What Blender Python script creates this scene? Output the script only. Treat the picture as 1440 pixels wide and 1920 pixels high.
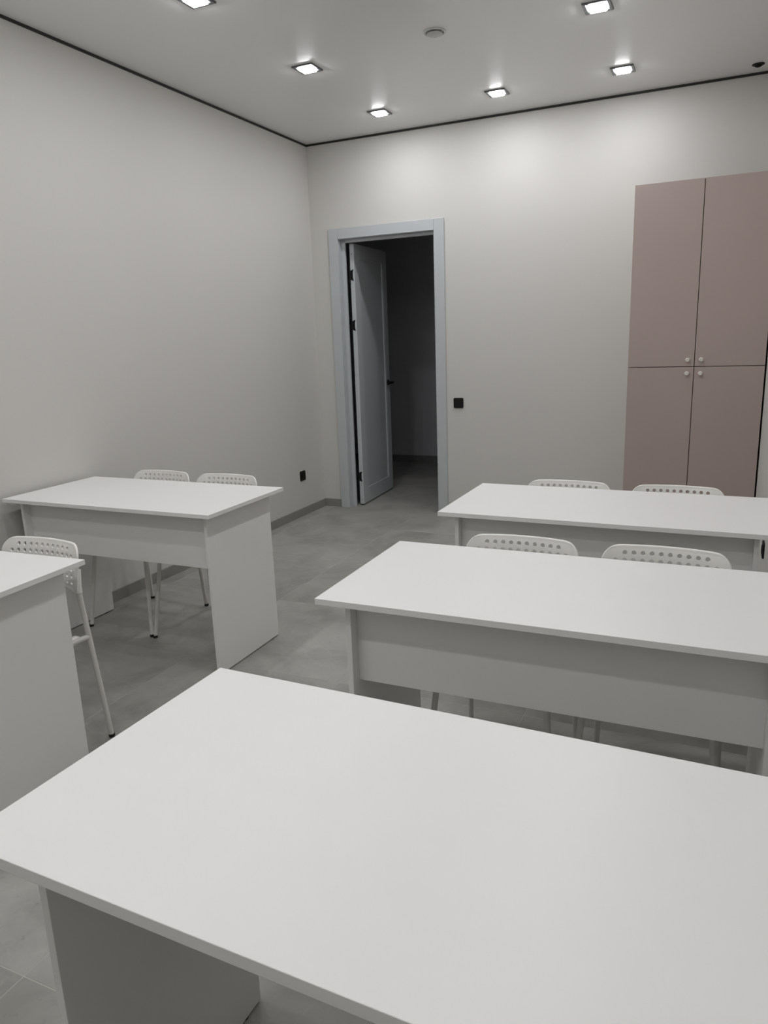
import bpy, bmesh, math
from mathutils import Matrix, Vector

# ------------------------------------------------------------------ clear
for o in list(bpy.data.objects):
    bpy.data.objects.remove(o, do_unlink=True)
scene = bpy.context.scene
COL = scene.collection

# ------------------------------------------------------------------ camera
YAW, PITCH, ROLL = 0.4310, 0.2353, -0.0365
F_PX = 1374.4
cyw, syw = math.cos(YAW), math.sin(YAW)
cp, sp = math.cos(PITCH), math.sin(PITCH)
fw = Vector((-syw * cp, cyw * cp, -sp))
rt = Vector((cyw, syw, 0))
up = rt.cross(fw)
r2 = rt * math.cos(ROLL) + up * math.sin(ROLL)
u2 = -rt * math.sin(ROLL) + up * math.cos(ROLL)
cam_data = bpy.data.cameras.new('camera')
cam = bpy.data.objects.new('camera', cam_data)
COL.objects.link(cam)
cam_data.sensor_fit = 'HORIZONTAL'
cam_data.sensor_width = 36.0
cam_data.lens = 36.0 * F_PX / 1440.0
cam_data.clip_start = 0.02
cam.matrix_world = Matrix(((r2.x, u2.x, -fw.x, 3.1169), (r2.y, u2.y, -fw.y, -5.5489),
                           (r2.z, u2.z, -fw.z, 1.4397), (0, 0, 0, 1)))
scene.camera = cam

# ------------------------------------------------------------------ world, exposure, lamp settings
world = bpy.data.worlds.new('world')
scene.world = world
world.use_nodes = True
world.node_tree.nodes['Background'].inputs[0].default_value = (0, 0, 0, 1)
world.node_tree.nodes['Background'].inputs[1].default_value = 0.0
scene.view_settings.view_transform = 'Standard'
scene.view_settings.look = 'None'
scene.view_settings.gamma = 1.0
scene.view_settings.use_curve_mapping = False
scene.view_settings.exposure = 0.0
LAMP_W = 2.95                       # each ceiling downlight
LAMP_COL = (0.962, 0.968, 1.0)
LAMP_SPREAD = math.radians(180)

# ------------------------------------------------------------------ room numbers (metres)
W, D, H = 3.374, 5.93, 2.936       # width, depth, height; back wall at y = 0, left wall at x = 0
T = 0.75                           # desk height


# ------------------------------------------------------------------ materials
def lin(c):
    return tuple(((v / 255) / 12.92 if v / 255 <= 0.04045 else ((v / 255 + 0.055) / 1.055) ** 2.4) for v in c) + (1,)


def base_mat(name, rgb, rough=0.5, metal=0.0, spec=0.5):
    m = bpy.data.materials.new(name)
    m.use_nodes = True
    b = m.node_tree.nodes['Principled BSDF']
    b.inputs['Base Color'].default_value = lin(rgb)
    b.inputs['Roughness'].default_value = rough
    b.inputs['Metallic'].default_value = metal
    b.inputs['Specular IOR Level'].default_value = spec
    return m, m.node_tree.nodes, m.node_tree.links, b


def varied(name, rgb, rgb2, scale, rough=0.5, bump=0.0, bump_scale=200.0, spec=0.5, detail=4.0, metal=0.0):
    """base colour with slight procedural mottling and fine relief"""
    m, n, l, b = base_mat(name, rgb, rough, metal, spec)
    tc = n.new('ShaderNodeTexCoord')
    nz = n.new('ShaderNodeTexNoise')
    nz.inputs['Scale'].default_value = scale
    nz.inputs['Detail'].default_value = detail
    l.new(tc.outputs['Object'], nz.inputs['Vector'])
    mx = n.new('ShaderNodeMix')
    mx.data_type = 'RGBA'
    mx.inputs[6].default_value = lin(rgb)
    mx.inputs[7].default_value = lin(rgb2)
    l.new(nz.outputs['Fac'], mx.inputs[0])
    l.new(mx.outputs[2], b.inputs['Base Color'])
    if bump:
        n2 = n.new('ShaderNodeTexNoise')
        n2.inputs['Scale'].default_value = bump_scale
        n2.inputs['Detail'].default_value = 3
        l.new(tc.outputs['Object'], n2.inputs['Vector'])
        bp = n.new('ShaderNodeBump')
        bp.inputs['Strength'].default_value = bump
        bp.inputs['Distance'].default_value = 0.002
        l.new(n2.outputs['Fac'], bp.inputs['Height'])
        l.new(bp.outputs['Normal'], b.inputs['Normal'])
    return m


def tile_material():
    m, n, l, b = base_mat('floor_tile', (150, 150, 146), 0.42)
    tc = n.new('ShaderNodeTexCoord')
    oi = n.new('ShaderNodeObjectInfo')
    mul = n.new('ShaderNodeVectorMath')
    mul.operation = 'SCALE'
    mul.inputs[0].default_value = (37.0, 19.0, 11.0)
    l.new(oi.outputs['Random'], mul.inputs['Scale'])
    add = n.new('ShaderNodeVectorMath')
    l.new(tc.outputs['Object'], add.inputs[0])
    l.new(mul.outputs[0], add.inputs[1])
    cloud = n.new('ShaderNodeTexNoise')
    cloud.inputs['Scale'].default_value = 3.2
    cloud.inputs['Detail'].default_value = 8
    cloud.inputs['Roughness'].default_value = 0.62
    cloud.inputs['Distortion'].default_value = 0.6
    l.new(add.outputs[0], cloud.inputs['Vector'])
    r = n.new('ShaderNodeValToRGB')
    r.color_ramp.elements[0].position = 0.32
    r.color_ramp.elements[0].color = lin((140, 139, 133))
    r.color_ramp.elements[1].position = 0.7
    r.color_ramp.elements[1].color = lin((171, 170, 164))
    l.new(cloud.outputs['Fac'], r.inputs[0])
    # thin pale veins
    v = n.new('ShaderNodeTexNoise')
    v.inputs['Scale'].default_value = 2.1
    v.inputs['Detail'].default_value = 3
    v.inputs['Distortion'].default_value = 1.5
    l.new(add.outputs[0], v.inputs['Vector'])
    vr = n.new('ShaderNodeValToRGB')
    vr.color_ramp.elements[0].position = 0.488
    vr.color_ramp.elements[0].color = (0, 0, 0, 1)
    vr.color_ramp.elements[1].position = 0.512
    vr.color_ramp.elements[1].color = (0, 0, 0, 1)
    e = vr.color_ramp.elements.new(0.5)
    e.color = (0.12, 0.12, 0.12, 1)
    l.new(v.outputs['Fac'], vr.inputs[0])
    mx = n.new('ShaderNodeMix')
    mx.data_type = 'RGBA'
    mx.inputs[7].default_value = lin((186, 186, 182))
    l.new(vr.outputs[0], mx.inputs[0])
    l.new(r.outputs[0], mx.inputs[6])
    # dark specks
    sp_ = n.new('ShaderNodeTexNoise')
    sp_.inputs['Scale'].default_value = 38
    sp_.inputs['Detail'].default_value = 2
    l.new(add.outputs[0], sp_.inputs['Vector'])
    sr = n.new('ShaderNodeValToRGB')
    sr.color_ramp.elements[0].position = 0.27
    sr.color_ramp.elements[0].color = (0.14, 0.14, 0.14, 1)
    sr.color_ramp.elements[1].position = 0.34
    sr.color_ramp.elements[1].color = (0, 0, 0, 1)
    l.new(sp_.outputs['Fac'], sr.inputs[0])
    m2 = n.new('ShaderNodeMix')
    m2.data_type = 'RGBA'
    m2.inputs[7].default_value = lin((92, 92, 88))
    l.new(sr.outputs[0], m2.inputs[0])
    l.new(mx.outputs[2], m2.inputs[6])
    l.new(m2.outputs[2], b.inputs['Base Color'])
    return m


def emit_mat(name, rgb, strength):
    m = bpy.data.materials.new(name)
    m.use_nodes = True
    n, l = m.node_tree.nodes, m.node_tree.links
    n.clear()
    e = n.new('ShaderNodeEmission')
    e.inputs[0].default_value = (*rgb, 1)
    e.inputs[1].default_value = strength
    o = n.new('ShaderNodeOutputMaterial')
    l.new(e.outputs[0], o.inputs[0])
    return m


M = {
    'wall': varied('wall_paint', (203, 201, 196), (207, 205, 200), 1.5, 0.62, 0.12, 160, 0.35),
    'ceiling': base_mat('stretch_ceiling', (239, 239, 238), 0.27, 0, 0.5)[0],
    'black_trim': varied('black_profile', (24, 24, 24), (30, 30, 30), 20, 0.5),
    'tile': tile_material(),
    'grout': varied('grout', (184, 182, 174), (172, 170, 162), 40, 0.8, 0.3, 300),
    'skirting': varied('skirting_tile', (132, 132, 126), (142, 142, 136), 6, 0.45),
    'laminate': varied('white_laminate', (233, 232, 230), (236, 235, 233), 8, 0.38, 0.05, 700, 0.4),
    'laminate_edge': varied('white_edge_band', (224, 223, 220), (230, 229, 226), 8, 0.42),
    'door': varied('door_lacquer', (184, 188, 190), (189, 193, 195), 5, 0.45, 0.04, 400),
    'black_metal': varied('black_hardware', (9, 9, 9), (13, 13, 13), 30, 0.6, spec=0.25),
    'black_plastic': varied('black_switch_plastic', (12, 12, 11), (16, 16, 15), 30, 0.5, spec=0.3),
    'taupe': varied('taupe_laminate', (180, 164, 158), (175, 159, 153), 3, 0.5, 0.05, 500, 0.35),
    'carcass': varied('dark_carcass', (92, 76, 70), (84, 70, 64), 6, 0.6),
    'knob': varied('white_knob', (226, 220, 214), (220, 214, 208), 30, 0.35),
    'plastic': varied('white_chair_plastic', (238, 236, 231), (234, 232, 227), 12, 0.33),
    'tube': varied('white_painted_tube', (226, 224, 219), (220, 218, 213), 30, 0.35),
    'rubber': varied('black_rubber', (18, 18, 18), (24, 24, 24), 40, 0.7),
    'lamp_trim': varied('dark_chrome_trim', (120, 122, 124), (104, 106, 108), 25, 0.28, metal=0.9),
    'lamp_inner': varied('lamp_reflector', (205, 205, 205), (195, 195, 195), 20, 0.25, metal=0.6),
    'lens': emit_mat('lamp_lens', (0.962, 0.968, 1.0), 83.0),
    'vent': varied('vent_plastic', (206, 208, 206), (200, 202, 200), 20, 0.45),
    'corridor': varied('corridor_paint', (204, 204, 208), (198, 198, 203), 2, 0.65),
    'corridor_base': varied('corridor_skirting', (120, 120, 120), (126, 126, 126), 6, 0.5),
}


# ------------------------------------------------------------------ mesh helpers
def add_box(bm, x0, x1, y0, y1, z0, z1, bevel=0.0, seg=2):
    vs = [bm.verts.new(c) for c in ((x0, y0, z0), (x1, y0, z0), (x1, y1, z0), (x0, y1, z0),
                                    (x0, y0, z1), (x1, y0, z1), (x1, y1, z1), (x0, y1, z1))]
    fs = [bm.faces.new([vs[i] for i in q]) for q in
          ((3, 2, 1, 0), (4, 5, 6, 7), (0, 1, 5, 4), (1, 2, 6, 5), (2, 3, 7, 6), (3, 0, 4, 7))]
    if bevel:
        es = list({e for f in fs for e in f.edges})
        bmesh.ops.bevel(bm, geom=es, offset=bevel, segments=seg, affect='EDGES', profile=0.5)
    return bm


def box_bm(*a, **k):
    return add_box(bmesh.new(), *a, **k)


def add_lathe(bm, profile, seg=24, origin=(0, 0, 0), axis='Z', sq=None):
    """profile: list of (r, h). axis Z up, or '-Y' (h grows towards -y), 'X', '-X', '-Z'."""
    ox, oy, oz = origin
    rings = []
    for r, h in profile:
        ring = []
        for i in range(seg):
            a = 2 * math.pi * i / seg
            c, s = r * math.cos(a), r * math.sin(a)
            if axis == 'Z':
                p = (c, s, h)
            elif axis == '-Z':
                p = (c, -s, -h)
            elif axis == '-Y':
                p = (c, -h, s)
            elif axis == 'X':
                p = (h, c, s)
            else:
                p = (-h, c, -s)
            ring.append(bm.verts.new((ox + p[0], oy + p[1], oz + p[2])))
        rings.append(ring)
    for a, b in zip(rings[:-1], rings[1:]):
        for i in range(seg):
            j = (i + 1) % seg
            bm.faces.new((a[i], a[j], b[j], b[i]))
    bm.faces.new(list(reversed(rings[0])))
    bm.faces.new(rings[-1])
    return bm


def smooth_path(pts, radius=0.03, n=5):
    """round the inner corners of a polyline"""
    pts = [Vector(p) for p in pts]
    out = [pts[0]]
    for i in range(1, len(pts) - 1):
        a, b, c = pts[i - 1], pts[i], pts[i + 1]
        d1, d2 = (a - b), (c - b)
        t = min(radius, d1.length * 0.45, d2.length * 0.45)
        p0, p2 = b + d1.normalized() * t, b + d2.normalized() * t
        for k in range(n + 1):
            s = k / n
            out.append(p0 * (1 - s) ** 2 + b * 2 * s * (1 - s) + p2 * s * s)
    out.append(pts[-1])
    return out


def add_tube(bm, pts, r, seg=12):
    pts = [Vector(p) for p in pts]
    rings = []
    ref = Vector((0.31, 0.17, 0.93)).normalized()
    for i, p in enumerate(pts):
        if i == 0:
            t = pts[1] - pts[0]
        elif i == len(pts) - 1:
            t = pts[-1] - pts[-2]
        else:
            t = (pts[i + 1] - pts[i]).normalized() + (pts[i] - pts[i - 1]).normalized()
        t.normalize()
        if i == 0:
            if abs(t.dot(ref)) > 0.9:
                ref = Vector((1, 0, 0))
            n = (ref - t * ref.dot(t)).normalized()
        else:
            n = (n - t * n.dot(t)).normalized()
        b = t.cross(n)
        rings.append([bm.verts.new(p + (n * math.cos(2 * math.pi * k / seg) + b * math.sin(2 * math.pi * k / seg)) * r)
                      for k in range(seg)])
    for a, b in zip(rings[:-1], rings[1:]):
        for k in range(seg):
            j = (k + 1) % seg
            bm.faces.new((a[k], a[j], b[j], b[k]))
    bm.faces.new(list(reversed(rings[0])))
    bm.faces.new(rings[-1])
    return bm


def obj(name, bm, mat, parent=None, smooth=False, loc=None):
    bmesh.ops.recalc_face_normals(bm, faces=bm.faces)
    me = bpy.data.meshes.new(name)
    bm.to_mesh(me)
    bm.free()
    me.materials.append(mat)
    if smooth:
        me.polygons.foreach_set('use_smooth', [True] * len(me.polygons))
        try:
            me.set_sharp_from_angle(angle=math.radians(38))
        except Exception:
            pass
    o = bpy.data.objects.new(name, me)
    COL.objects.link(o)
    if parent is not None:
        o.parent = parent
    if loc is not None:
        o.location = loc
    return o


def tag(o, label, category, group=None):
    o['label'] = label
    o['category'] = category
    if group:
        o['group'] = group
    return o


def thing(name, label, category, loc=(0, 0, 0), rz=0.0, group=None):
    o = bpy.data.objects.new(name, None)
    o.empty_display_size = 0.05
    COL.objects.link(o)
    o.location = loc
    o.rotation_euler = (0, 0, rz)
    return tag(o, label, category, group)


def struct(name, bm, mat, label, category='structure', smooth=False):
    o = obj(name, bm, mat, smooth=smooth)
    o['kind'] = 'structure'
    return tag(o, label, category)


def dup(root, loc, label, rz=0.0):
    r = root.copy()
    COL.objects.link(r)
    r.location = loc
    r.rotation_euler = (0, 0, rz)
    r['label'] = label
    for ch in list(root.children):
        c = ch.copy()
        COL.objects.link(c)
        c.parent = r
        for g in list(ch.children):
            d = g.copy()
            COL.objects.link(d)
            d.parent = c
    return r


# ================================================================== SETTING
# door opening (inside the jambs) and corridor
DX0, DX1, DZ = 0.248, 1.068, 2.208
CY1 = 2.32                          # far corridor wall
CX0, CX1 = -1.1, 2.3                # corridor ends
WT = 0.11                           # partition thickness

floor = struct('floor', box_bm(-1.2, W + 0.1, -D - 0.1, CY1 + 0.1, -0.06, -0.0005), M['grout'],
               'grey porcelain tiled floor with thin pale joints', 'floor')
# tiles 80 x 80 cm, joints found at x = 1.707 and y = -4.616
PITCH_T, JOINT = 0.802, 0.0022


def cuts(a, b, ref):
    k0 = math.floor((a - ref) / PITCH_T)
    out = []
    k = k0
    while ref + k * PITCH_T < b:
        lo, hi = max(a, ref + k * PITCH_T), min(b, ref + (k + 1) * PITCH_T)
        if hi - lo > 0.03:
            out.append((lo + JOINT / 2, hi - JOINT / 2))
        k += 1
    return out


tile_mesh = {}


def lay_tiles(x0, x1, y0, y1):
    for xa, xb in cuts(x0, x1, 1.707):
        for ya, yb in cuts(y0, y1, -4.616):
            w, d = round(xb - xa, 4), round(yb - ya, 4)
            if (w, d) not in tile_mesh:
                bm = box_bm(-w / 2, w / 2, -d / 2, d / 2, -0.009, 0.0, bevel=0.0006, seg=1)
                o = obj('tile', bm, M['tile'], floor)
                tile_mesh[(w, d)] = o.data
            else:
                o = bpy.data.objects.new('tile', tile_mesh[(w, d)])
                COL.objects.link(o)
                o.parent = floor
            o.location = ((xa + xb) / 2, (ya + yb) / 2, 0)


lay_tiles(0, W, -D, 0)
lay_tiles(CX0, CX1, 0, CY1)

struct('ceiling', box_bm(-0.1, W + 0.1, -D - 0.1, 0.10, H, H + 0.06), M['ceiling'],
       'smooth satin white stretch ceiling over the room', 'ceiling')
struct('wall_left', box_bm(-0.1, 0, -D - 0.1, 0.0, 0.0, H), M['wall'], 'plain cream white wall on the left', 'wall')
struct('wall_right', box_bm(W, W + 0.1, -D - 0.1, 0.0, 0.0, H), M['wall'],
       'cream white wall at the right edge beside the cupboard', 'wall')
struct('wall_front', box_bm(0, W, -D - 0.1, -D, 0.0, H), M['wall'],
       'cream white wall behind the viewer', 'wall')
bm = bmesh.new()
add_box(bm, -0.1, DX0 - 0.02, 0.0, WT, 0, H)
add_box(bm, DX1 + 0.02, W + 0.1, 0.0, WT, 0, H)
add_box(bm, DX0 - 0.02, DX1 + 0.02, 0.0, WT, DZ + 0.02, H)
struct('wall_back', bm, M['wall'], 'cream white back wall with the door opening', 'wall')
# corridor shell
struct('wall_corridor_far', box_bm(CX0, CX1, CY1, CY1 + 0.08, 0, 2.7), M['corridor'],
       'dark corridor wall seen through the open door', 'wall')
struct('wall_corridor_left', box_bm(CX0 - 0.08, CX0, WT, CY1 + 0.08, 0, 2.7), M['corridor'],
       'left end wall of the unlit corridor', 'wall')
struct('wall_corridor_right', box_bm(CX1, CX1 + 0.08, WT, CY1 + 0.08, 0, 2.7), M['corridor'],
       'right end wall of the unlit corridor', 'wall')
struct('ceiling_corridor', box_bm(CX0 - 0.08, CX1 + 0.08, WT, CY1 + 0.08, 2.7, 2.78), M['corridor'],
       'ceiling of the unlit corridor', 'ceiling')
struct('baseboard_corridor', box_bm(CX0, CX1, CY1 - 0.012, CY1, 0, 0.075), M['corridor_base'],
       'dark skirting along the far corridor wall', 'baseboard')

# skirting
BH, BT = 0.066, 0.010
struct('baseboard_left', box_bm(0, BT, -D, -BT, 0, BH, bevel=0.0015), M['skirting'],
       'grey tile skirting along the left wall', 'baseboard')
struct('baseboard_right', box_bm(W - BT, W, -D, -0.42, 0, BH, bevel=0.0015), M['skirting'],
       'grey tile skirting along the right wall', 'baseboard')
bm = bmesh.new()
add_box(bm, 0, 0.166, -BT, 0, 0, BH, bevel=0.0015)
add_box(bm, 1.150, 2.556, -BT, 0, 0, BH, bevel=0.0015)
struct('baseboard_back', bm, M['skirting'], 'grey tile skirting along the back wall', 'baseboard')
struct('baseboard_front', box_bm(BT, W - BT, -D, -D + BT, 0, BH, bevel=0.0015), M['skirting'],
       'grey tile skirting behind the viewer', 'baseboard')

# black shadow-gap profile under the ceiling
TH, TT = 0.014, 0.006
struct('trim_1', box_bm(0, TT, -D, 0, H - TH, H), M['black_trim'], 'thin black ceiling profile on the left wall', 'trim')
struct('trim_2', box_bm(TT, W - TT, -TT, 0, H - TH, H), M['black_trim'], 'thin black ceiling profile on the back wall', 'trim')
struct('trim_3', box_bm(W - TT, W, -D, 0, H - TH, H), M['black_trim'], 'thin black ceiling profile on the right wall', 'trim')
struct('trim_4', box_bm(TT, W - TT, -D, -D + TT, H - TH, H), M['black_trim'],
       'thin black ceiling profile behind the viewer', 'trim')

# ------------------------------------------------------------------ door
door = bpy.data.objects.new('door_1', None)
COL.objects.link(door)
door['kind'] = 'structure'
tag(door, 'pale grey panelled door standing open into the dark corridor', 'door')
CW, CT = 0.081, 0.014
obj('casing', box_bm(DX0 - CW, DX0, -CT, 0, 0, DZ + CW, bevel=0.002), M['door'], door)
obj('casing', box_bm(DX1, DX1 + CW, -CT, 0, 0, DZ + CW, bevel=0.002), M['door'], door)
obj('casing', box_bm(DX0 + 0.0008, DX1 - 0.0008, -CT, 0, DZ, DZ + CW, bevel=0.002), M['door'], door)
obj('jamb', box_bm(DX0 - 0.018, DX0 + 0.003, 0, WT, 0, DZ + 0.018, bevel=0.001), M['door'], door)
obj('jamb', box_bm(DX1 - 0.003, DX1 + 0.018, 0, WT, 0, DZ + 0.018, bevel=0.001), M['door'], door)
obj('jamb', box_bm(DX0 + 0.003, DX1 - 0.003, 0, WT, DZ - 0.003, DZ + 0.018, bevel=0.001), M['door'], door)
obj('door_stop', box_bm(DX0 + 0.003, DX0 + 0.033, 0.045, 0.068, 0, DZ - 0.003, bevel=0.002), M['door'], door)
obj('door_stop', box_bm(DX1 - 0.024, DX1 - 0.003, 0.045, 0.068, 0, DZ - 0.003, bevel=0.002), M['door'], door)
obj('door_stop', box_bm(DX0 + 0.024, DX1 - 0.024, 0.045, 0.068, DZ - 0.026, DZ - 0.003, bevel=0.002), M['door'], door)

# leaf: local x = along the leaf from the hinge, local y = thickness, z up
LW, LT, LZ0, LZ1 = 0.735, 0.038, 0.010, 2.180
bm = bmesh.new()
ST = 0.095
add_box(bm, 0, ST, 0, LT, LZ0, LZ1, bevel=0.0015)                                 # stiles
add_box(bm, LW - ST, LW, 0, LT, LZ0, LZ1, bevel=0.0015)
add_box(bm, ST, LW - ST, 0, LT, LZ0, LZ0 + 0.115)                                 # rails
add_box(bm, ST, LW - ST, 0, LT, LZ1 - 0.10, LZ1)
leaf = obj('leaf', bm, M['door'], door)
leaf.location = (0.334, 0.098, 0)
leaf.rotation_euler = (0, 0, math.radians(93.2))
PZ0, PZ1 = LZ0 + 0.115, LZ1 - 0.10
obj('door_panel', box_bm(ST, LW - ST, 0.010, LT - 0.010, PZ0, PZ1), M['door'], leaf)
for s in (0, 1):                                                                   # moulding on both faces
    y0, y1 = ((0.0015, 0.010) if s == 0 else (LT - 0.010, LT - 0.0015))
    bm = bmesh.new()
    mw = 0.016
    add_box(bm, ST, ST + mw, y0, y1, PZ0, PZ1, bevel=0.003)
    add_box(bm, LW - ST - mw, LW - ST, y0, y1, PZ0, PZ1, bevel=0.003)
    add_box(bm, ST + mw, LW - ST - mw, y0, y1, PZ0, PZ0 + mw, bevel=0.003)
    add_box(bm, ST + mw, LW - ST - mw, y0, y1, PZ1 - mw, PZ1, bevel=0.003)
    obj('moulding', bm, M['door'], leaf)
# lever handle on the visible face (local -y points to world +x) and the other face
for s in (-1, 1):
    bm = bmesh.new()
    yb = 0.0 if s < 0 else LT
    ax, az = LW - 0.055, 1.02
    prof = [(0.0255, 0.0), (0.0255, 0.006), (0.023, 0.009), (0.009, 0.009), (0.009, 0.050), (0.0001, 0.050)]
    if s < 0:
        add_lathe(bm, prof, 20, (ax, yb, az), '-Y')
    else:
        add_lathe(bm, [(r, -h) for r, h in prof], 20, (ax, yb, az), '-Y')
    add_box(bm, ax - 0.125, ax + 0.010, min(yb + s * 0.044, yb + s * 0.058), max(yb + s * 0.044, yb + s * 0.058),
            az - 0.010, az + 0.010, bevel=0.003)
    h = obj('handle', bm, M['black_metal'], leaf, smooth=True)
    h['label'] = 'black lever handle'
# butterfly hinges on the hinge edge: a plate with flared ends, knuckle above and below
for hz in (1.935, 1.535, 0.255):
    bm = bmesh.new()
    e = -0.0025
    outline = [(0.002, -0.042), (0.024, -0.050), (0.024, 0.050), (0.002, 0.042)]

    def flare(bm, xs):
        prof = [(-0.050, xs[1]), (-0.034, xs[0]), (0.034, xs[0]), (0.050, xs[1])]
        vs0, vs1 = [], []
        pts = [(LT - 0.002, -0.034), (LT - 0.028, -0.047), (LT - 0.022, -0.020), (LT - 0.022, 0.020),
               (LT - 0.028, 0.047), (LT - 0.002, 0.034)]
        for (yy, zz) in pts:
            vs0.append(bm.verts.new((e, yy, hz + zz)))
            vs1.append(bm.verts.new((0.0, yy, hz + zz)))
        bm.faces.new(vs0)
        bm.faces.new(list(reversed(vs1)))
        n_ = len(pts)
        for i in range(n_):
            j = (i + 1) % n_
            bm.faces.new((vs0[i], vs1[i], vs1[j], vs0[j]))
    flare(bm, (0, 0))
    add_lathe(bm, [(0.006, -0.052), (0.006, 0.052)], 12, (-0.004, LT + 0.006, hz), 'Z')
    for zz in (-0.056, 0.056):
        add_lathe(bm, [(0.0045, -0.007), (0.0085, -0.004), (0.0085, 0.004), (0.0045, 0.007)], 12,
                  (-0.004, LT + 0.010, hz + zz), 'Z')
    h = obj('hinge', bm, M['black_metal'], leaf)
    h['label'] = 'black butterfly hinge'
# dark seal along the bottom of the leaf
obj('bottom_seal', box_bm(0.004, LW - 0.004, 0.006, LT - 0.006, 0.002, LZ0), M['rubber'], leaf)
for zz in (0.05, 2.10):
    bm = add_lathe(bmesh.new(), [(0.004, 0), (0.004, 0.002), (0.002, 0.0025)], 10, (0, LT / 2, zz), '-X')
    obj('screw', bm, M['lamp_trim'], leaf)


# ------------------------------------------------------------------ switch and sockets
def rounded_plate(bm, w, h, t, r, axis, seg=5):
    """rounded rectangle plate centred on the origin, growing along axis ('-Y', 'X' or '-X')"""
    pts = []
    for cx, cz, a0 in ((w / 2 - r, h / 2 - r, 0), (-w / 2 + r, h / 2 - r, 90), (-w / 2 + r, -h / 2 + r, 180),
                       (w / 2 - r, -h / 2 + r, 270)):
        for k in range(seg + 1):
            a = math.radians(a0 + 90 * k / seg)
            pts.append((cx + r * math.cos(a), cz + r * math.sin(a)))

    def P(u, v, d):
        return {'-Y': (u, -d, v), 'X': (d, u, v), '-X': (-d, u, v)}[axis]
    rings = []
    for s, d in ((1.0, 0.0), (1.0, t * 0.7), (0.96, t)):
        rings.append([bm.verts.new(P(u * s, v * s, d)) for u, v in pts])
    n_ = len(pts)
    for a, b in zip(rings[:-1], rings[1:]):
        for i in range(n_):
            j = (i + 1) % n_
            bm.faces.new((a[i], a[j], b[j], b[i]))
    bm.faces.new(list(reversed(rings[0])))
    bm.faces.new(rings[-1])
    return bm


sw = thing('light_switch', 'black square light switch on the wall right of the door', 'switch', (1.248, 0, 0.9065))
obj('frame', rounded_plate(bmesh.new(), 0.080, 0.080, 0.009, 0.010, '-Y'), M['black_plastic'], sw)
o = obj('rocker', rounded_plate(bmesh.new(), 0.056, 0.056, 0.004, 0.004, '-Y'), M['black_plastic'], sw)
o.location = (0, -0.009, 0)


def socket(loc, axis, label):
    s = thing('wall_socket', label, 'socket', loc, 0, 'black wall sockets')
    sg = 1 if axis == 'X' else -1
    obj('frame', rounded_plate(bmesh.new(), 0.080, 0.080, 0.009, 0.009, axis), M['black_plastic'], s)
    bm = add_lathe(bmesh.new(), [(0.024, 0.0), (0.024, 0.003), (0.0205, 0.003), (0.0195, 0.0005), (0.0001, 0.0005)],
                   24, (0, 0, 0), axis)
    o = obj('outlet', bm, M['black_plastic'], s, smooth=True)
    o.location = (sg * 0.009, 0, 0)
    for yy in (-0.0095, 0.0095):
        bm = add_lathe(bmesh.new(), [(0.0026, 0.0), (0.0026, 0.0012), (0.0012, 0.0012)], 10, (0, yy, 0), axis)
        q = obj('contact_hole', bm, M['rubber'], s)
        q.location = (sg * 0.0095, 0, 0)
    return s


socket((0, -0.369, 0.335), 'X', 'black socket low on the left wall near the corner')
socket((W, -1.545, 0.327), '-X', 'black socket on the right wall behind the far right desk')

# ------------------------------------------------------------------ built-in cupboard
KX0, KX1, KY, KZ = 2.557, 3.364, -0.400, 2.299
KM, KZ0 = 1.181, 0.085
cup = thing('cupboard', 'tall taupe four-door cupboard in the corner with small white knobs', 'cupboard',
            ((KX0 + KX1) / 2, KY / 2, 0))
ox, oy = (KX0 + KX1) / 2, KY / 2


def cbox(x0, x1, y0, y1, z0, z1, bevel=0.0):
    return box_bm(x0 - ox, x1 - ox, y0 - oy, y1 - oy, z0, z1, bevel=bevel)


bm = cbox(KX0, KX1, KY + 0.021, -0.002, KZ0, KZ)
obj('body', bm, M['carcass'], cup)
obj('side_panel', cbox(KX0 - 0.0005, KX0 + 0.016, KY + 0.0205, -0.0025, KZ0 - 0.02, KZ + 0.0005), M['taupe'], cup)
obj('plinth', cbox(KX0 + 0.002, KX1 - 0.002, KY + 0.06, -0.003, 0.0, KZ0), M['carcass'], cup)
KC = 2.9605
gap = 0.0022
for (x0, x1, z0, z1, kx, kz) in (
        (KX0, KC - gap, KM + gap, KZ, KC - 0.0405, KM + 0.043), (KC + gap, KX1, KM + gap, KZ, KC + 0.0395, KM + 0.044),
        (KX0, KC - gap, KZ0, KM - gap, KC - 0.0405, KM - 0.042), (KC + gap, KX1, KZ0, KM - gap, KC + 0.0395, KM - 0.042)):
    d = obj('door', cbox(x0, x1, KY, KY + 0.018, z0, z1, bevel=0.0012), M['taupe'], cup)
    bm = bmesh.new()
    prof = [(0.0055, 0.0), (0.0055, 0.010), (0.0120, 0.013), (0.0140, 0.018), (0.0135, 0.022), (0.0105, 0.0255),
            (0.0050, 0.0265), (0.0035, 0.0258), (0.0001, 0.0258)]
    add_lathe(bm, prof, 20, (kx - ox, KY - oy, kz), '-Y')
    k = obj('knob', bm, M['knob'], d, smooth=True)
    k['label'] = 'small round white knob'


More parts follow.
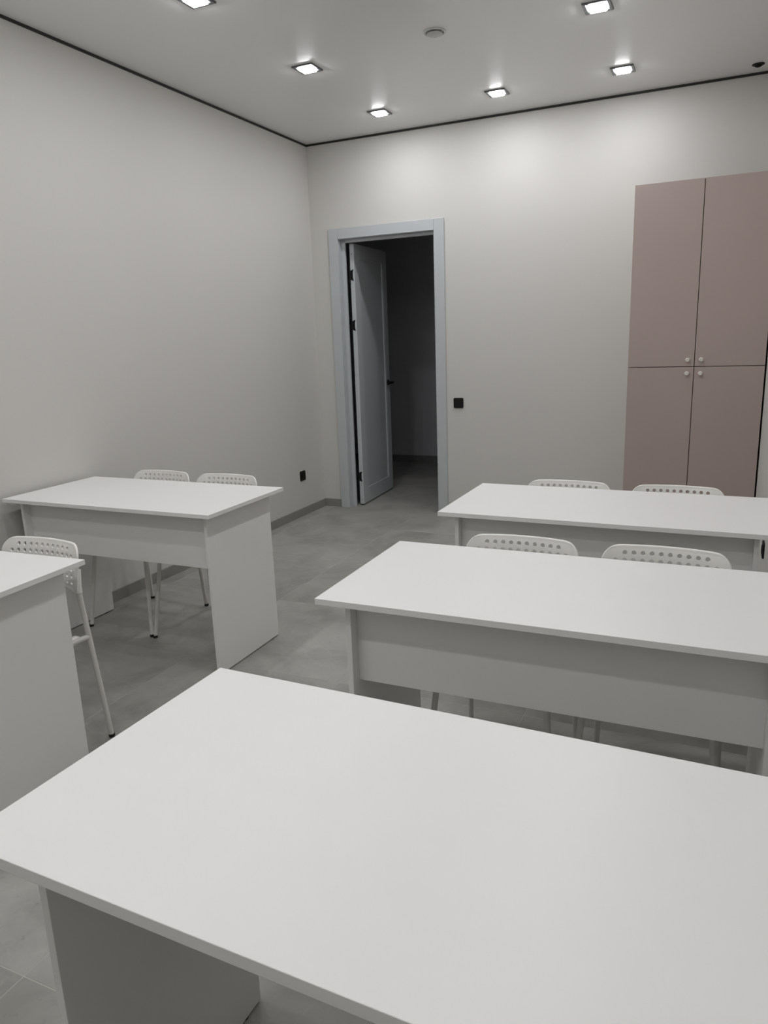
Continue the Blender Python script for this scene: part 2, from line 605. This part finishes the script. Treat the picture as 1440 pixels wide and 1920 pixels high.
# ------------------------------------------------------------------ desks
def desk(label, x0, y0, L, Dp, rz, inset_l, inset_r, p_near, p_far, mod_near=0.0, mod_far=None, thick=0.018):
    """x0,y0: near-left top corner. mod_near: offset of the modesty panel from the near edge (None if it hangs far)."""
    ca, sa = math.cos(rz), math.sin(rz)
    cx = x0 + ca * L / 2 - sa * Dp / 2
    cy = y0 + sa * L / 2 + ca * Dp / 2
    t = thing('desk', label, 'desk', (cx, cy, 0), rz, 'white classroom desks')
    X0, X1, Y0, Y1 = -L / 2, L / 2, -Dp / 2, Dp / 2
    obj('tabletop', box_bm(X0, X1, Y0, Y1, T - thick, T, bevel=0.0012), M['laminate'], t)
    pt = 0.016
    ya, yb = Y0 + p_near, Y1 - p_far
    for xa in (X0 + inset_l, X1 - inset_r - pt):
        p = obj('side_panel', box_bm(xa, xa + pt, ya, yb, 0.005, T - thick, bevel=0.0008), M['laminate'], t)
        for yy in (ya + 0.05, yb - 0.05):
            bm = add_lathe(bmesh.new(), [(0.0075, 0.0), (0.0075, 0.005)], 12, (xa + pt / 2, yy, 0), 'Z')
            obj('foot', bm, M['rubber'], p)
    xm0, xm1 = X0 + inset_l + pt, X1 - inset_r - pt
    ym = Y0 + mod_near if mod_near is not None else Y1 - mod_far - pt
    obj('modesty_panel', box_bm(xm0, xm1, ym, ym + pt, 0.482, T - thick, bevel=0.0008), M['laminate'], t)
    return t


desk('white desk against the left wall with its far end nearest the open door',
     0.0306, -3.1919, 1.2055, 0.584, 0.0034, 0.052, 0.055, 0.052, 0.047, 0.090)
desk('white desk cut off by the left edge of the picture', 0.0465, -4.4803, 1.20, 0.60, 0.0425, 0.052, 0.052, 0.05,
     0.05, 0.090)
desk('white desk in the middle of the right-hand row', 2.1447, -3.9104, 1.20, 0.6014, 0.0033, 0.066, 0.066, 0.050,
     0.048, 0.088)
desk('farthest white desk of the right-hand row, in front of the taupe cupboard', 2.1204, -2.8704, 1.20, 0.598,
     -0.0120, 0.055, 0.045, 0.050, 0.048, 0.088)
desk('large white desk filling the foreground', 2.1481, -4.9716, 1.20, 0.6127, -0.0250, 0.090, 0.075, 0.052, 0.095,
     None, 0.10, 0.020)


# ------------------------------------------------------------------ chairs
def ray_outline(poly, cx, cy, dx, dy):
    best = None
    n_ = len(poly)
    for i in range(n_):
        (x1, y1), (x2, y2) = poly[i], poly[(i + 1) % n_]
        ex, ey = x2 - x1, y2 - y1
        den = dx * ey - dy * ex
        if abs(den) < 1e-12:
            continue
        t = ((x1 - cx) * ey - (y1 - cy) * ex) / den
        s = ((x1 - cx) * dy - (y1 - cy) * dx) / den
        if t > 0 and -1e-6 <= s <= 1 + 1e-6 and (best is None or t > best):
            best = t
    return cx + dx * best, cy + dy * best


def perforated(cols, rows, pu, pv, rad, cu, cv, poly, has_hole, place, lip=0.006, core=0.0028, sub=3):
    """plate with real round holes; place(u, v, off) -> 3D point"""
    bm = bmesh.new()
    cache = {}

    def V(u, v, off):
        k = (round(u, 6), round(v, 6), round(off, 6))
        if k not in cache:
            cache[k] = bm.verts.new(place(u, v, off))
        return cache[k]

    def quad(a, b, c, d):
        f = []
        for q in (a, b, c, d):
            if q not in f:
                f.append(q)
        if len(f) >= 3:
            try:
                bm.faces.new(f)
            except ValueError:
                pass
    u0, v0 = cu - cols * pu / 2, cv - rows * pv / 2
    for i in range(cols):
        for j in range(rows):
            a, b = u0 + i * pu, v0 + j * pv
            border = []
            for k in range(sub):
                border.append((a + pu * k / sub, b))
            for k in range(sub):
                border.append((a + pu, b + pv * k / sub))
            for k in range(sub):
                border.append((a + pu * (1 - k / sub), b + pv))
            for k in range(sub):
                border.append((a, b + pv * (1 - k / sub)))
            mu, mv = a + pu / 2, b + pv / 2
            n_ = len(border)
            if has_hole(i, j):
                ring = []
                for k in range(n_):
                    ang = math.radians(225) + 2 * math.pi * k / n_
                    ring.append((mu + rad * math.cos(ang), mv + rad * math.sin(ang)))
                for k in range(n_):
                    m_ = (k + 1) % n_
                    for s in (-1, 1):
                        quad(V(*border[k], s * core), V(*border[m_], s * core), V(*ring[m_], s * core), V(*ring[k], s * core))
                    quad(V(*ring[k], -core), V(*ring[m_], -core), V(*ring[m_], core), V(*ring[k], core))
            else:
                for s in (-1, 1):
                    bm.faces.new([V(*p_, s * core) for p_ in border])
    # perimeter of the block, then loops out to the outline
    per = []
    for k in range(cols * sub):
        per.append((u0 + pu * k / sub, v0))
    for k in range(rows * sub):
        per.append((u0 + cols * pu, v0 + pv * k / sub))
    for k in range(cols * sub):
        per.append((u0 + cols * pu - pu * k / sub, v0 + rows * pv))
    for k in range(rows * sub):
        per.append((u0, v0 + rows * pv - pv * k / sub))
    edge = [ray_outline(poly, cu, cv, p_[0] - cu, p_[1] - cv) for p_ in per]
    loops = [[(p_[0], p_[1], core) for p_ in per]]
    for f, h in ((0.35, core), (0.62, core + 0.001), (0.80, lip), (0.92, lip * 0.9), (0.98, lip * 0.55)):
        loops.append([(p_[0] + (e[0] - p_[0]) * f, p_[1] + (e[1] - p_[1]) * f, h) for p_, e in zip(per, edge)])
    loops.append([(e[0], e[1], 0.0) for e in edge])
    n_ = len(per)
    for la, lb in zip(loops[:-1], loops[1:]):
        for k in range(n_):
            m_ = (k + 1) % n_
            for s in (-1, 1):
                quad(V(la[k][0], la[k][1], s * la[k][2]), V(la[m_][0], la[m_][1], s * la[m_][2]),
                     V(lb[m_][0], lb[m_][1], s * lb[m_][2]), V(lb[k][0], lb[k][1], s * lb[k][2]))
    return bm


def mirror_poly(half):
    """half: points from (0, top) clockwise down the right side to (0, bottom)"""
    return half + [(-x, z) for x, z in reversed(half) if x > 1e-6]


def arc(cx, cz, rx, rz, a0, a1, n_=8):
    return [(cx + rx * math.cos(math.radians(a0 + (a1 - a0) * k / n_)),
             cz + rz * math.sin(math.radians(a0 + (a1 - a0) * k / n_))) for k in range(n_ + 1)]


back_poly = mirror_poly([(0.0, 0.7665), (0.08, 0.7660)] + arc(0.138, 0.7135, 0.0535, 0.0515, 85, -5, 10) +
                        [(0.1905, 0.690), (0.1870, 0.640), (0.1850, 0.604)] + arc(0.1775, 0.597, 0.0075, 0.0095, 0, -120, 4) +
                        [(0.150, 0.5955), (0.125, 0.6015), (0.09, 0.6065), (0.0, 0.6085)])


def place_back(u, v, off):
    y0 = 0.194 + (v - 0.7665) * 0.125 + 2.6 * max(0.0, v - 0.70) ** 2 + 0.022 - 0.75 * u * u
    return (u, y0 + off, v)


seat_poly = mirror_poly([(0.0, 0.100), (0.10, 0.100)] + arc(0.125, 0.070, 0.035, 0.030, 80, 0, 6) + [(0.172, -0.10)] +
                        arc(0.135, -0.185, 0.050, 0.050, 0, -80, 6) + [(0.08, -0.238), (0.0, -0.240)])


def place_seat(u, v, off):
    r = max(0.0, (abs(u) - 0.10) / 0.085)
    front = max(0.0, (-v - 0.14) / 0.10)
    z = 0.437 + 0.010 * r * r - 0.014 * front * front + 0.006 * max(0.0, v / 0.1) ** 2
    return (u, v, z + off)


def make_chair(label):
    t = thing('chair', label, 'chair', (0, 0, 0), 0, 'white perforated chairs at the desks')
    bm = perforated(12, 6, 0.0270, 0.0235, 0.0074, 0.0, 0.6832, back_poly,
                    lambda i, j: not (j == 5 and i in (0, 11)), place_back, lip=0.0048, core=0.0036)
    for s in (-1, 1):                                  # plastic sleeves that take the leg tubes
        f0, e0 = Vector((s * 0.193, 0.225, 0.0)), Vector((s * 0.1745, 0.178, 0.612))
        p0 = f0.lerp(e0, 0.962)
        add_tube(bm, [p0, e0 + Vector((0, 0.001, 0)), e0 + Vector((-s * 0.002, 0.010, 0.06))], 0.0128, 14)
    b = obj('backrest', bm, M['plastic'], t, smooth=True)
    b['label'] = 'white plastic backrest with rows of round holes'
    bm = perforated(8, 7, 0.032, 0.032, 0.0078, 0.0, -0.060, seat_poly, lambda i, j: True, place_seat, lip=0.007)
    obj('seat', bm, M['plastic'], t, smooth=True)
    R_ = 0.0098
    for s in (-1, 1):
        # rear leg runs up into the backrest ear
        foot = Vector((s * 0.193, 0.225, 0.0))
        ear = Vector((s * 0.1745, 0.178, 0.612))
        dr = (ear - foot).normalized()
        path = [foot + dr * 0.008, ear, ear + Vector((-s * 0.002, 0.006, 0.045))]
        leg = obj('leg', add_tube(bmesh.new(), smooth_path(path, 0.03), R_), M['tube'], t, smooth=True)
        bm = add_lathe(bmesh.new(), [(R_ + 0.001, 0.0), (R_ + 0.002, 0.004), (R_ + 0.0012, 0.013)], 14,
                       (foot.x, foot.y, 0), 'Z')
        obj('rubber_foot', bm, M['rubber'], leg, smooth=True)
        # front leg
        ff = Vector((s * 0.205, -0.232, 0.0))
        tp = Vector((s * 0.166, -0.178, 0.421))
        df = (tp - ff).normalized()
        path = [ff + df * 0.008, tp, tp + Vector((0, 0.05, 0.0))]
        leg = obj('leg', add_tube(bmesh.new(), smooth_path(path, 0.045, 7), R_), M['tube'], t, smooth=True)
        bm = add_lathe(bmesh.new(), [(R_ + 0.001, 0.0), (R_ + 0.002, 0.004), (R_ + 0.0012, 0.013)], 14,
                       (ff.x, ff.y, 0), 'Z')
        obj('rubber_foot', bm, M['rubber'], leg, smooth=True)
        # side rail under the seat back to the rear leg
        k = (0.418 - foot.z) / (ear.z - foot.z)
        q = foot.lerp(ear, k)
        obj('seat_rail', add_tube(bmesh.new(), [tp + Vector((0, 0.045, 0)), (s * 0.166, 0.085, 0.419), q], R_), M['tube'], t,
            smooth=True)
        # plastic lug that clips the seat to the rail
        bm = box_bm(min(s * 0.150, s * 0.179), max(s * 0.150, s * 0.179), 0.060, 0.158, 0.407, 0.433, bevel=0.006)
        obj('seat_lug', bm, M['plastic'], t, smooth=True)
    obj('cross_rail', add_tube(bmesh.new(), [(-0.166, -0.10, 0.418), (0.166, -0.10, 0.418)], 0.008), M['tube'], t, smooth=True)
    return t


chair_spots = [
    ((0.370, -2.655, 0), 0.0, 'white perforated chair behind the door-side left desk, nearest the left wall'),
    ((0.805, -2.660, 0), 0.0, 'white perforated chair behind the door-side left desk, nearest the aisle'),
    ((0.907, -3.931, 0), 0.0, 'white perforated chair behind the desk at the left edge, leg in full view'),
    ((2.545, -3.405, 0), 0.0, 'white perforated chair behind the middle right-hand desk, aisle seat'),
    ((2.993, -3.402, 0), -0.02, 'white perforated chair behind the middle right-hand desk, by the right wall'),
    ((2.517, -2.415, 0), 0.0, 'white perforated chair behind the farthest right-hand desk, aisle seat'),
    ((2.980, -2.418, 0), 0.0, 'white perforated chair just in front of the taupe cupboard'),
]
proto = make_chair(chair_spots[0][2])
proto.location = chair_spots[0][0]
for loc, rz, lab in chair_spots[1:]:
    dup(proto, loc, lab, rz)

# ------------------------------------------------------------------ ceiling lamps
def make_lamp(loc, label):
    t = thing('ceiling_downlight', label, 'ceiling light', loc, 0, 'square ceiling downlights')
    so, si = 0.066, 0.047
    bm = bmesh.new()
    rings = []
    for s, z in ((so, 0.0), (so, -0.006), (so - 0.003, -0.008), (si + 0.004, -0.008), (si, -0.005), (si, 0.0)):
        rings.append([bm.verts.new((sx * s, sy * s, z)) for sx, sy in ((-1, -1), (1, -1), (1, 1), (-1, 1))])
    for a, b in zip(rings, rings[1:] + rings[:1]):
        for i in range(4):
            j = (i + 1) % 4
            bm.faces.new((a[i], a[j], b[j], b[i]))
    obj('trim_frame', bm, M['lamp_trim'], t)
    bm = box_bm(-si, si, -si, si, -0.0035, -0.0005)
    obj('reflector', bm, M['lamp_inner'], t)
    bm = box_bm(-0.041, 0.041, -0.041, 0.041, -0.0155, -0.0035, bevel=0.0055, seg=3)
    obj('lens', bm, M['lens'], t, smooth=True)
    ld = bpy.data.lights.get('downlight') or bpy.data.lights.new('downlight', 'AREA')
    ld.shape = 'SQUARE'
    ld.size = 0.076
    ld.energy = LAMP_W
    ld.color = LAMP_COL
    ld.spread = LAMP_SPREAD
    lo = bpy.data.objects.new('bulb', ld)
    COL.objects.link(lo)
    lo.parent = t
    lo.location = (0, 0, -0.0165)
    return t


LX = (0.865, 1.6925, 2.47)
lamp_spots = [
    (LX[0], -0.485, 'lit square downlight in the corner above the open door'),
    (LX[1], -0.480, 'lit square downlight midway along the back wall'),
    (LX[2], -0.505, 'lit square downlight above the taupe cupboard'),
    (LX[0], -1.475, 'lit square downlight along the left wall, second from the back corner'),
    (LX[2], -1.490, 'lit square downlight along the right wall, second from the cupboard'),
    (LX[0], -2.474, 'lit square downlight along the left wall, third from the back corner'),
    (LX[2], -2.474, 'lit square downlight along the right wall, third from the cupboard'),
    (LX[0], -3.460, 'lit square downlight along the left wall, fourth from the back corner'),
    (LX[2], -3.460, 'lit square downlight along the right wall, fourth from the cupboard'),
    (LX[0], -4.450, 'lit square downlight along the left wall, fifth from the back corner'),
    (LX[2], -4.450, 'lit square downlight along the right wall, fifth from the cupboard'),
    (LX[0], -5.440, 'lit square downlight in the front left corner behind the viewer'),
    (LX[1], -5.440, 'lit square downlight midway along the front wall behind the viewer'),
    (LX[2], -5.440, 'lit square downlight in the front right corner above the viewer'),
]
for x, y, lab in lamp_spots:
    make_lamp((x, y, H), lab)

# round ceiling vent
v = thing('ceiling_vent', 'round white ceiling vent between the downlights', 'vent', (1.680, -1.595, H))
bm = add_lathe(bmesh.new(), [(0.056, 0.0), (0.058, 0.003), (0.052, 0.008), (0.046, 0.006), (0.044, 0.001)], 36, (0, 0, 0), '-Z')
obj('ring', bm, M['vent'], v, smooth=True)
bm = add_lathe(bmesh.new(), [(0.012, 0.0), (0.012, 0.008), (0.040, 0.010), (0.041, 0.013), (0.036, 0.016), (0.0001, 0.0175)], 36,
               (0, 0, 0), '-Z')
obj('disc', bm, M['vent'], v, smooth=True)
# small black detector near the back wall
s = thing('ceiling_sensor', 'small black round sensor on the ceiling near the back right corner', 'sensor', (3.205, -0.170, H))
bm = add_lathe(bmesh.new(), [(0.034, 0.0), (0.035, 0.003), (0.030, 0.006), (0.022, 0.0065)], 24, (0, 0, 0), '-Z')
obj('base', bm, M['black_plastic'], s, smooth=True)
bm = add_lathe(bmesh.new(), [(0.021, 0.006), (0.019, 0.012), (0.012, 0.016), (0.0001, 0.0175)], 24, (0, 0, 0), '-Z')
obj('dome', bm, M['black_metal'], s, smooth=True)
